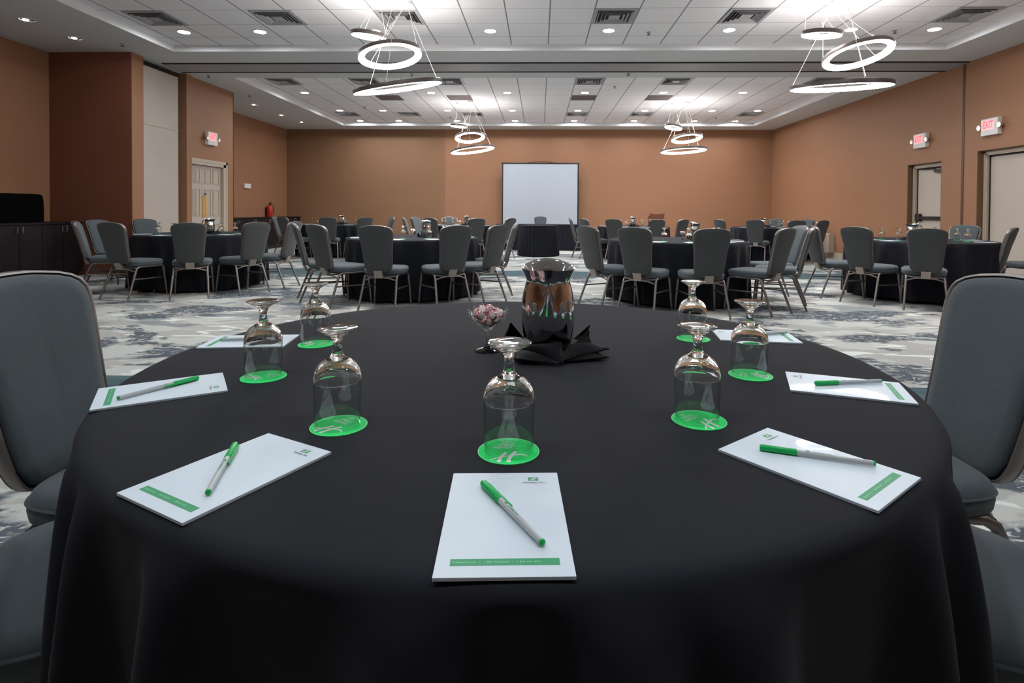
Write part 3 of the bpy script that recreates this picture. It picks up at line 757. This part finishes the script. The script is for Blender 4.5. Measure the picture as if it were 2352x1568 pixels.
def make_pen():
    t = empty('pen'); tag(t, cat='pen')
    # lies along +Y, cap end at +Y
    def cyl(prof, nm, m, par, seg=18):
        k = MB().lathe([(r, z) for r, z in prof], seg)
        k.v = [(x, z, y) for x, y, z in k.v]
        return k.build(nm, m, par, angle=50)
    cyl([(0, -.0745), (.0030, -.0745), (.0036, -.0738), (.0036, -.0715)], 'end_plug', M_GREENB, t)
    cyl([(.0035, -.0715), (.0037, -.07), (.0040, .0), (.0040, .03)], 'barrel', M_BARREL, t)
    cp = cyl([(.0044, .0245), (.0048, .025), (.0048, .072), (.0040, .0745), (0, .0748)], 'cap', M_GREENB, t)
    MB().bbox(.0044, .0066, .006, .068, -.0016, .0016, .0004).build('clip', M_GREENB, cp)
    k = MB(); k.box(-.0012, .0022, .008, .0125, .0037, .00412); k.build('logo', M_GREEN, t, smooth=False)
    text('lettering', 'Holiday Inn', .0052, M_GREEN, t, (0, -.008, .00405), (0, 0, -PI/2))
    t.location = (0, 0, 0)
    return t
GB, CO, COF, PD, PDF, PN = make_goblet(), make_coaster(True), make_coaster(False), make_pad(True), make_pad(False), make_pen()
G0 = {'g': True, 'c': True, 'cf': True, 'p': True, 'pf': True, 'n': True}
def put(proto, key, loc, rz, label, group):
    if G0[key]:
        G0[key] = False; o = proto; o.location = loc; o.rotation_euler = (0, 0, rz)
    else: o = dup(proto, loc, rz)
    o['label'] = label; o['group'] = group; return o
C = TABLES['FG'][:2]; ZC = .761
FGP = [(-.038, .644, .057, 'front centre'), (-.414, .743, -.470, 'near left'), (.391, .802, .683, 'near right'), (-.737, 1.074, -.987, 'mid left'), (.628, 1.161, 1.232, 'mid right'), (-.778, 1.485, -1.86, 'far left'), (.620, 1.625, 1.83, 'far right')]
FGC = [(-.044, .827), (-.33, .913), (.275, .965), (-.586, 1.173), (.464, 1.239), (-.591, 1.466), (.434, 1.587)]
PENS = [((-.071, .714), (.006, .585)), ((-.452, .821), (-.405, .669)), ((.33, .84), (.47, .792)), ((-.707, 1.135), (-.775, 1.008)), ((.57, 1.163), (.711, 1.185)), ((-.715, 1.50), (-.845, 1.475)), ((.585, 1.61), (.72, 1.655))]
FGGOB = [(-.044, .829), (-.333, .915), (.272, .967), (-.588, 1.176), (.462, 1.241), (-.593, 1.468), (.432, 1.589)]
fixr = {0: .057, 1: -.470-.0, 2: .66, 3: -.987, 4: 1.232, 5: -1.45, 6: 1.45}
for i, (x, y, a, nm) in enumerate(FGP):
    # notepad long axis: printed bar towards the sitter (outside)
    if i in (5, 6): a = fixr[i]
    put(PD, 'p', (x, y, ZC), a, 'white notepad with green footer bar, %s place of the foreground table' % nm, 'notepads on the foreground table')
    cx_, cy_ = FGC[i]
    ca = math.atan2(cy_-C[1], cx_-C[0])+PI/2
    put(CO, 'c', (cx_, cy_, ZC), ca, 'round bright green coaster with white script mark, %s place of foreground table' % nm, 'green coasters on the foreground table')
    put(GB, 'g', (FGGOB[i][0], FGGOB[i][1], ZC+.0019), i*.7, 'upside-down clear goblet on green coaster, %s place of foreground table' % nm, 'goblets on the foreground table')
    (ax, ay), (bx, by) = PENS[i]
    o = put(PN, 'n', ((ax+bx)/2, (ay+by)/2, ZC+.0036+.0046), math.atan2(ay-by, ax-bx)-PI/2, 'green-capped pen lying on the %s notepad of the foreground table' % nm, 'pens on the foreground table')

def make_pitcher():
    t = empty('water_pitcher'); tag(t, cat='pitcher')
    N = 48
    prof = [(.0, 0), (.056, 0), (.060, .004), (.064, .03), (.0685, .06), (.070, .09), (.0685, .115), (.0645, .14), (.0595, .158), (.0570, .168), (.0580, .176), (.063, .187), (.0685, .197), (.0715, .202)]
    inn = [(.0695, .2015), (.0665, .196), (.061, .186), (.0555, .175), (.0550, .166), (.062, .14), (.066, .09), (.056, .006), (0, .004)]
    def rg(r, z):
        out = []
        for k in range(N):
            a = 2*PI*k/N; d = (a+PI/2+PI) % (2*PI)-PI     # spout at -Y
            q = max(0, (z-.115)/.088)**.8; sp_ = math.exp(-(d/.22)**2)*q
            back = math.exp(-((abs(d)-PI)/1.0)**2)
            rr = r+.022*sp_; zz = z+.004*sp_*q+(.020*back*max(0, (z-.17)/.03) if z > .17 else 0)-.0*q
            out.append((rr*math.cos(a), rr*math.sin(a), zz))
        return out
    MB().loft([rg(r, z) for r, z in prof+inn]).build('body', M_STEEL, t, angle=50)
    MB().tube([(0, .058, .172), (0, .085, .185), (0, .112, .172), (0, .120, .14), (0, .112, .095), (0, .092, .062), (0, .070, .055)], [.007, .008, .008, .008, .008, .007, .006], 10).build('handle', M_STEEL, t)
    # ice guard over the spout
    return t
PT = make_pitcher()
def make_dish():
    t = empty('candy_dish'); tag(t, cat='dish')
    MB().lathe([(0, 0), (.033, 0), (.034, .001), (.030, .004), (.014, .0085), (.0055, .013), (.0040, .018), (.0040, .046), (.0055, .052), (.0, .054)], 32).build('stem', M_GLASS, t, angle=60)
    k = MB(); pr = [(.0005, .0565), (.012, .0595), (.026, .070), (.040, .084), (.0475, .0975)]; po = [(.0485, .0975), (.0413, .0833), (.027, .0685), (.013, .0572), (.005, .0525)]
    k.loft([[(r*math.cos(2*PI*i/40), r*math.sin(2*PI*i/40), z) for i in range(40)] for r, z in pr+po], True, True).build('bowl', M_GTHIN, t, angle=60)
    return t
DS = make_dish()
def petal(mb, A, B, T, bul, nu=10, nv=10, th=.003, curl=0):
    A, B, T, bul = Vector(A), Vector(B), Vector(T), Vector(bul)
    g = []
    for j in range(nv+1):
        v = j/nv
        for i in range(nu+1):
            u = i/nu; b_ = A.lerp(B, u); p = b_.lerp(T, v**.9)
            s_ = math.sin(PI*u)*(1-v)**.5; p = p + bul*(s_*math.sin(PI*min(1, v+.25)*.9))
            g.append(p)
    o = len(mb.v); n_ = (nu+1)*(nv+1)
    nrm = (B-A).cross(T-A).normalized()*th
    mb.v += [tuple(p) for p in g] + [tuple(p-nrm) for p in g]
    for j in range(nv):
        for i in range(nu):
            a = j*(nu+1)+i
            mb.f.append((o+a, o+a+1, o+a+nu+2, o+a+nu+1)); mb.mi.append(0)
            mb.f.append((o+n_+a, o+n_+a+nu+1, o+n_+a+nu+2, o+n_+a+1)); mb.mi.append(0)
    for seq in ([(j*(nu+1)) for j in range(nv+1)], [i for i in range(nu+1)], [(j*(nu+1)+nu) for j in range(nv+1)]):
        for a, b2 in zip(seq, seq[1:]): mb.f.append((o+a, o+b2, o+n_+b2, o+n_+a)); mb.mi.append(0)
def make_napkin():
    k = MB()
    # flat folded base under the pitcher, then pointed leaves round it (pitcher at the origin)
    k.lathe([(0, .0), (.095, .0), (.098, .003), (.09, .006), (0, .006)], 24)
    petal(k, (-.095, -.055, .004), (.03, -.175, .004), (-.075, -.165, .012), (0, 0, .016))
    petal(k, (-.10, -.02, .006), (.035, -.165, .006), (.03, -.10, .040), (-.01, -.02, .020))
    petal(k, (.02, -.165, .006), (.09, .02, .006), (.150, -.085, .020), (0, 0, .028))
    petal(k, (.03, -.155, .004), (.10, -.02, .004), (.145, -.115, .006), (.0, -.0, .016))
    petal(k, (.035, -.115, .006), (.105, -.02, .006), (.103, -.055, .060), (.025, -.02, .005))
    petal(k, (-.115, -.005, .006), (-.060, .065, .006), (-.098, .03, .060), (-.02, .005, .004))
    petal(k, (-.06, .08, .006), (.07, .085, .006), (.0, .125, .050), (0, .02, .004))
    petal(k, (.085, .0, .006), (.075, .08, .006), (.115, .05, .050), (.02, 0, .004))
    petal(k, (-.09, .0, .006), (-.065, -.09, .006), (-.125, -.06, .022), (-.01, -.01, .006))
    return k.build('napkin', M_SATIN, angle=50)
NK = make_napkin(); NK['category'] = 'napkin'
def make_mint():
    t = empty('peppermint'); tag(t, cat='candy')
    k = MB(); n = 32; prof = [(0, -.0043), (.008, -.0042), (.0112, -.0025), (.0118, 0), (.0112, .0025), (.008, .0042), (0, .0043)]
    rings = [[(r*math.cos(2*PI*i/n+z*60), r*math.sin(2*PI*i/n+z*60), z) for i in range(n)] for r, z in prof]
    o = len(k.v)
    for r in rings: k.v += r
    for q in range(len(rings)-1):
        for i in range(n):
            j = (i+1) % n; k.f.append((q*n+i, q*n+j, (q+1)*n+j, (q+1)*n+i)); k.mi.append(1 if (q in (2, 3) and (i//2) % 2 == 0) or (q in (1, 4) and (i//2) % 2 == 0) else 0)
    k.build('sweet', [M_CANDYW, M_CANDYR], t, angle=60)
    k = MB()
    for s in (-1, 1):
        rings = []
        for x, wd_ in ((.010, .003), (.014, .002), (.019, .007), (.025, .010)):
            rings.append([(s*x, wd_*math.cos(2*PI*i/12), wd_*.5*math.sin(2*PI*i/12)*(1+.6*math.sin(i*2.1))) for i in range(12)])
        k.loft(rings)
    k.build('wrapper', M_FILM, t, angle=50)
    return t
MT = make_mint()
pn_ = {'p': True, 'd': True, 'n': True, 'm': True}
# (pitcher offset, has dish) per table
CENTRE = {'FG': (.079, .082, True), 'T1': (.10, .05, False), 'T2': (.16, .05, True), 'T3': (.26, .05, True), 'T4': (-.05, .05, False), 'T5': (.17, .05, False), 'T6': (.07, .05, True), 'T7': (.0, .05, True), 'T8': (-.10, .05, False)}
for k, (dx, dy, dish) in CENTRE.items():
    x, y, nm, sh = TABLES[k]; px, py = x+dx, y+dy; hr = {'FG': 0, 'T1': -PI/2+3.0, 'T4': -PI/2-.1}.get(k, .4)
    if k == 'T1': hr = PI/2-.1
    if pn_['p']: o = PT; pn_['p'] = False; PT.location = (px, py, ZC+.0065)
    else: o = dup(PT, (px, py, ZC+.0065), hr)
    tag(o, 'polished steel water pitcher on the ' + nm, group='steel water pitchers')
    q = NK if k == 'FG' else NK.copy()
    if k != 'FG': COL.objects.link(q); q.rotation_euler = (0, 0, hr)
    q.location = (px, py, ZC); tag(q, 'folded black napkin under the pitcher on the ' + nm, 'napkin', 'black napkins under the pitchers')
    if dish:
        ddx, ddy = (-.154, -.036) if k == 'FG' else (-.17, -.02)
        o = DS if k == 'FG' else dup(DS, (0, 0, 0))
        o.location = (px+ddx, py+ddy, ZC); tag(o, 'small stemmed glass candy dish on the ' + nm, group='glass candy dishes')
        mints = []
        rd = random.Random(11)
        if k == 'FG':
            for zz, rr_, n_ in ((.074, .010, 2), (.083, .022, 4), (.095, .030, 6), (.105, .014, 3)):
                for i in range(n_): a = 2*PI*i/n_+rd.uniform(0, .5)+zz*30; mints.append((rr_*math.cos(a), rr_*math.sin(a), zz))
        else:
            for zz, rr_, n_ in ((.088, .022, 4), (.100, .02, 4)):
                for i in range(n_): a = 2*PI*i/n_+zz*30; mints.append((rr_*math.cos(a), rr_*math.sin(a), zz))
        for (mx, my, mz) in mints:
            if pn_['m']: o = MT; pn_['m'] = False
            else: o = dup(MT, (0, 0, 0))
            o.location = (px+ddx+mx, py+ddy+my, ZC+mz); o.rotation_euler = (rd.uniform(.9, 1.7), rd.uniform(-.4, .4), rd.uniform(-.8, .8))
            tag(o, 'red and white peppermint in the dish on the ' + sh, 'candy', 'peppermints in the dish on the ' + sh)

# ------------------------------------------------------------------ chairs round the tables (radius, angle from the table centre)
CHAIRS = {
 'T1': [(1.08, 211.5, 'leftmost, seen from behind'), (1.08, 260.5, 'front left, seen from behind'), (1.08, 296.5, 'front centre, seen from behind'), (1.08, 328, 'front right, seen from behind'), (1.08, 356, 'right side, turned away')],
 'T2': [(1.10, 207, 'leftmost, side-on'), (1.08, 234, 'second from left'), (1.08, 266.5, 'front, left of its middle'), (1.08, 302, 'front, right of its middle'), (1.08, 327, 'second from right'), (1.00, 5, 'rightmost, side-on')],
 'T3': [(1.08, 213, 'leftmost'), (1.08, 239, 'front left'), (1.08, 271, 'front centre'), (1.08, 309.5, 'front right'), (1.18, 335.5, 'right side, nearly side-on'), (1.26, 3.5, 'right side behind another chair')],
 'T4': [(1.12, 183, 'left side, side-on'), (1.08, 210.5, 'front left'), (1.08, 239.5, 'front centre'), (.60, 312, 'front right, beside the cream door'), (1.5, 0, 'rightmost, cut by the picture edge'), (1.08, 33.5, 'far side, facing the camera')],
 'T5': [(1.08, 184.5, 'leftmost, side-on'), (1.08, 240, 'front left'), (1.08, 285, 'front centre'), (1.08, 318.5, 'front right'), (1.08, 29.5, 'far right')],
 'T6': [(1.08, 186, 'leftmost'), (1.08, 246.5, 'front left'), (1.08, 289.5, 'front right'), (1.08, 326.5, 'rightmost'), (1.08, 157, 'far left, facing us'), (1.08, 113.5, 'far side, facing us')],
 'T7': [(1.16, 176.5, 'leftmost, side-on'), (1.08, 208, 'second from left'), (1.08, 243, 'front left'), (1.08, 281, 'front right'), (1.08, 310, 'rightmost')],
 'T8': [(1.08, 201, 'leftmost'), (1.08, 237, 'front left'), (1.08, 271, 'front centre'), (1.08, 297.5, 'right side'), (1.08, 28.5, 'far right, facing us'), (1.08, 61, 'far side, facing us')]}
for k, L in CHAIRS.items():
    x, y, nm, sh = TABLES[k]
    for r_, a, s_ in L:
        a_ = math.radians(a)
        chair(x+r_*math.cos(a_), y+r_*math.sin(a_), a_+PI, ('grey chair, %s, at the %s' % (s_, nm)).replace(' with', ''))
        if k in ('T1', 'T2', 'T3', 'T4') or True:
            j = 'place of the chair ' + s_.split(',')[0]
            if r_ > 1.2 and k != 'T4': continue
            rz = a_+PI/2
            put(PDF, 'pf', (x+.70*math.cos(a_), y+.70*math.sin(a_), ZC), rz, 'white notepad at the %s chair of the %s' % (s_.split(',')[0], nm), 'notepads on the ' + sh)
            put(COF, 'cf', (x+.52*math.cos(a_+.04), y+.52*math.sin(a_+.04), ZC), rz, 'green coaster at the %s chair of the %s' % (s_.split(',')[0], nm), 'coasters on the ' + sh)
            put(GB, 'g', (x+.52*math.cos(a_+.04), y+.52*math.sin(a_+.04), ZC+.0019), a, 'upside-down goblet at the %s chair of the %s' % (s_.split(',')[0], nm), 'goblets on the ' + sh)
def fchair(bx, by, face_deg, label, **k):     # place by the foot of the backrest
    f = math.radians(face_deg); chair(bx+.215*math.cos(f), by+.215*math.sin(f), f, label, **k)
fchair(-6.60, 8.32, -8, 'grey banquet chair facing right, second from the left edge, beside the dark credenza')
fchair(-6.42, 9.02, -30, 'grey banquet chair before the brown pier, facing the camera')
fchair(-1.195, 1.405, 0, 'large foreground grey chair at the left edge, backrest in view', group='chairs at the foreground table')
fchair(1.128, 1.545, 181, 'large foreground grey chair at the right edge, backrest in view', group='chairs at the foreground table')
chair(-.800, 1.037, math.radians(37), 'foreground grey chair in the bottom left corner, only its seat in view', 'chairs at the foreground table')
chair(.712, 1.075, math.radians(148), 'foreground grey chair in the bottom right corner, only its seat in view', 'chairs at the foreground table')
chair(.02, 16.83, -PI/2, 'grey banquet chair behind the long skirted table, before the screen')

# skirted tables by the screen
def pleats(path_pts, z0, z1, amp, closed, m, name, parent, flare=0):
    P_ = [Vector((p[0], p[1], 0)) for p in path_pts]; n_ = len(P_)
    rings = []
    for zi, (z, f) in enumerate(((z1, .3), (z1-.05, .7), ((z0+z1)/2, 1), (z0, 1.1))):
        rg = []
        for i, p in enumerate(P_):
            t_ = (P_[(i+1) % n_]-P_[i-1]) if closed or 0 < i < n_-1 else (P_[min(i+1, n_-1)]-P_[max(i-1, 0)])
            t_.normalize(); nr = Vector((t_.y, -t_.x, 0))
            o_ = amp*f*math.sin(i*PI/2*.9+.6*math.sin(i*.37)) + flare*(z1-z)/(z1-z0)
            q = p+nr*o_; rg.append((q.x, q.y, z))
        rings.append(rg)
    return MB().loft(rings, closed=closed).build(name, m, parent, angle=180)
st = empty('skirted_round_table', (-.03, 14.12, 0)); tag(st, 'small round table with pleated black skirt in front of the screen', 'table')
MB().lathe([(0, .742), (.47, .742), (.475, .75), (.47, .76), (0, .76)], 40).build('tabletop', M_CLOTH, st)
pleats([(.47*math.cos(2*PI*i/160), .47*math.sin(2*PI*i/160)) for i in range(160)], .012, .752, .014, True, M_CLOTH, 'skirt', st, flare=.05)
MB().tube([(0, 0, .02), (0, 0, .742)], .03).build('pedestal', M_CHROME, st)
MB().lathe([(0, 0), (.25, 0), (.25, .015), (0, .02)], 20).build('base', M_CHROME, st)
lt = empty('skirted_long_table', (-.05, 16.25, 0)); tag(lt, 'long rectangular table with pleated black skirt behind the small round one', 'table')
MB().bbox(-1.2, 1.2, -.38, .38, .715, .735, .005).build('tabletop', M_CLOTH, lt)
pth = []
for i in range(26): pth.append((-1.2, .38-.76*i/26))
for i in range(90): pth.append((-1.2+2.4*i/90, -.38))
for i in range(27): pth.append((1.2, -.38+.76*i/26))
pleats(pth, .012, .725, .012, False, M_CLOTH, 'skirt', lt, flare=.01)
for sx in (-1, 1):
    for sy in (-1, 1): MB().tube([(sx*1.1, sy*.3, .715), (sx*1.1, sy*.3, 0)], .014).build('leg', M_CHROME, lt)
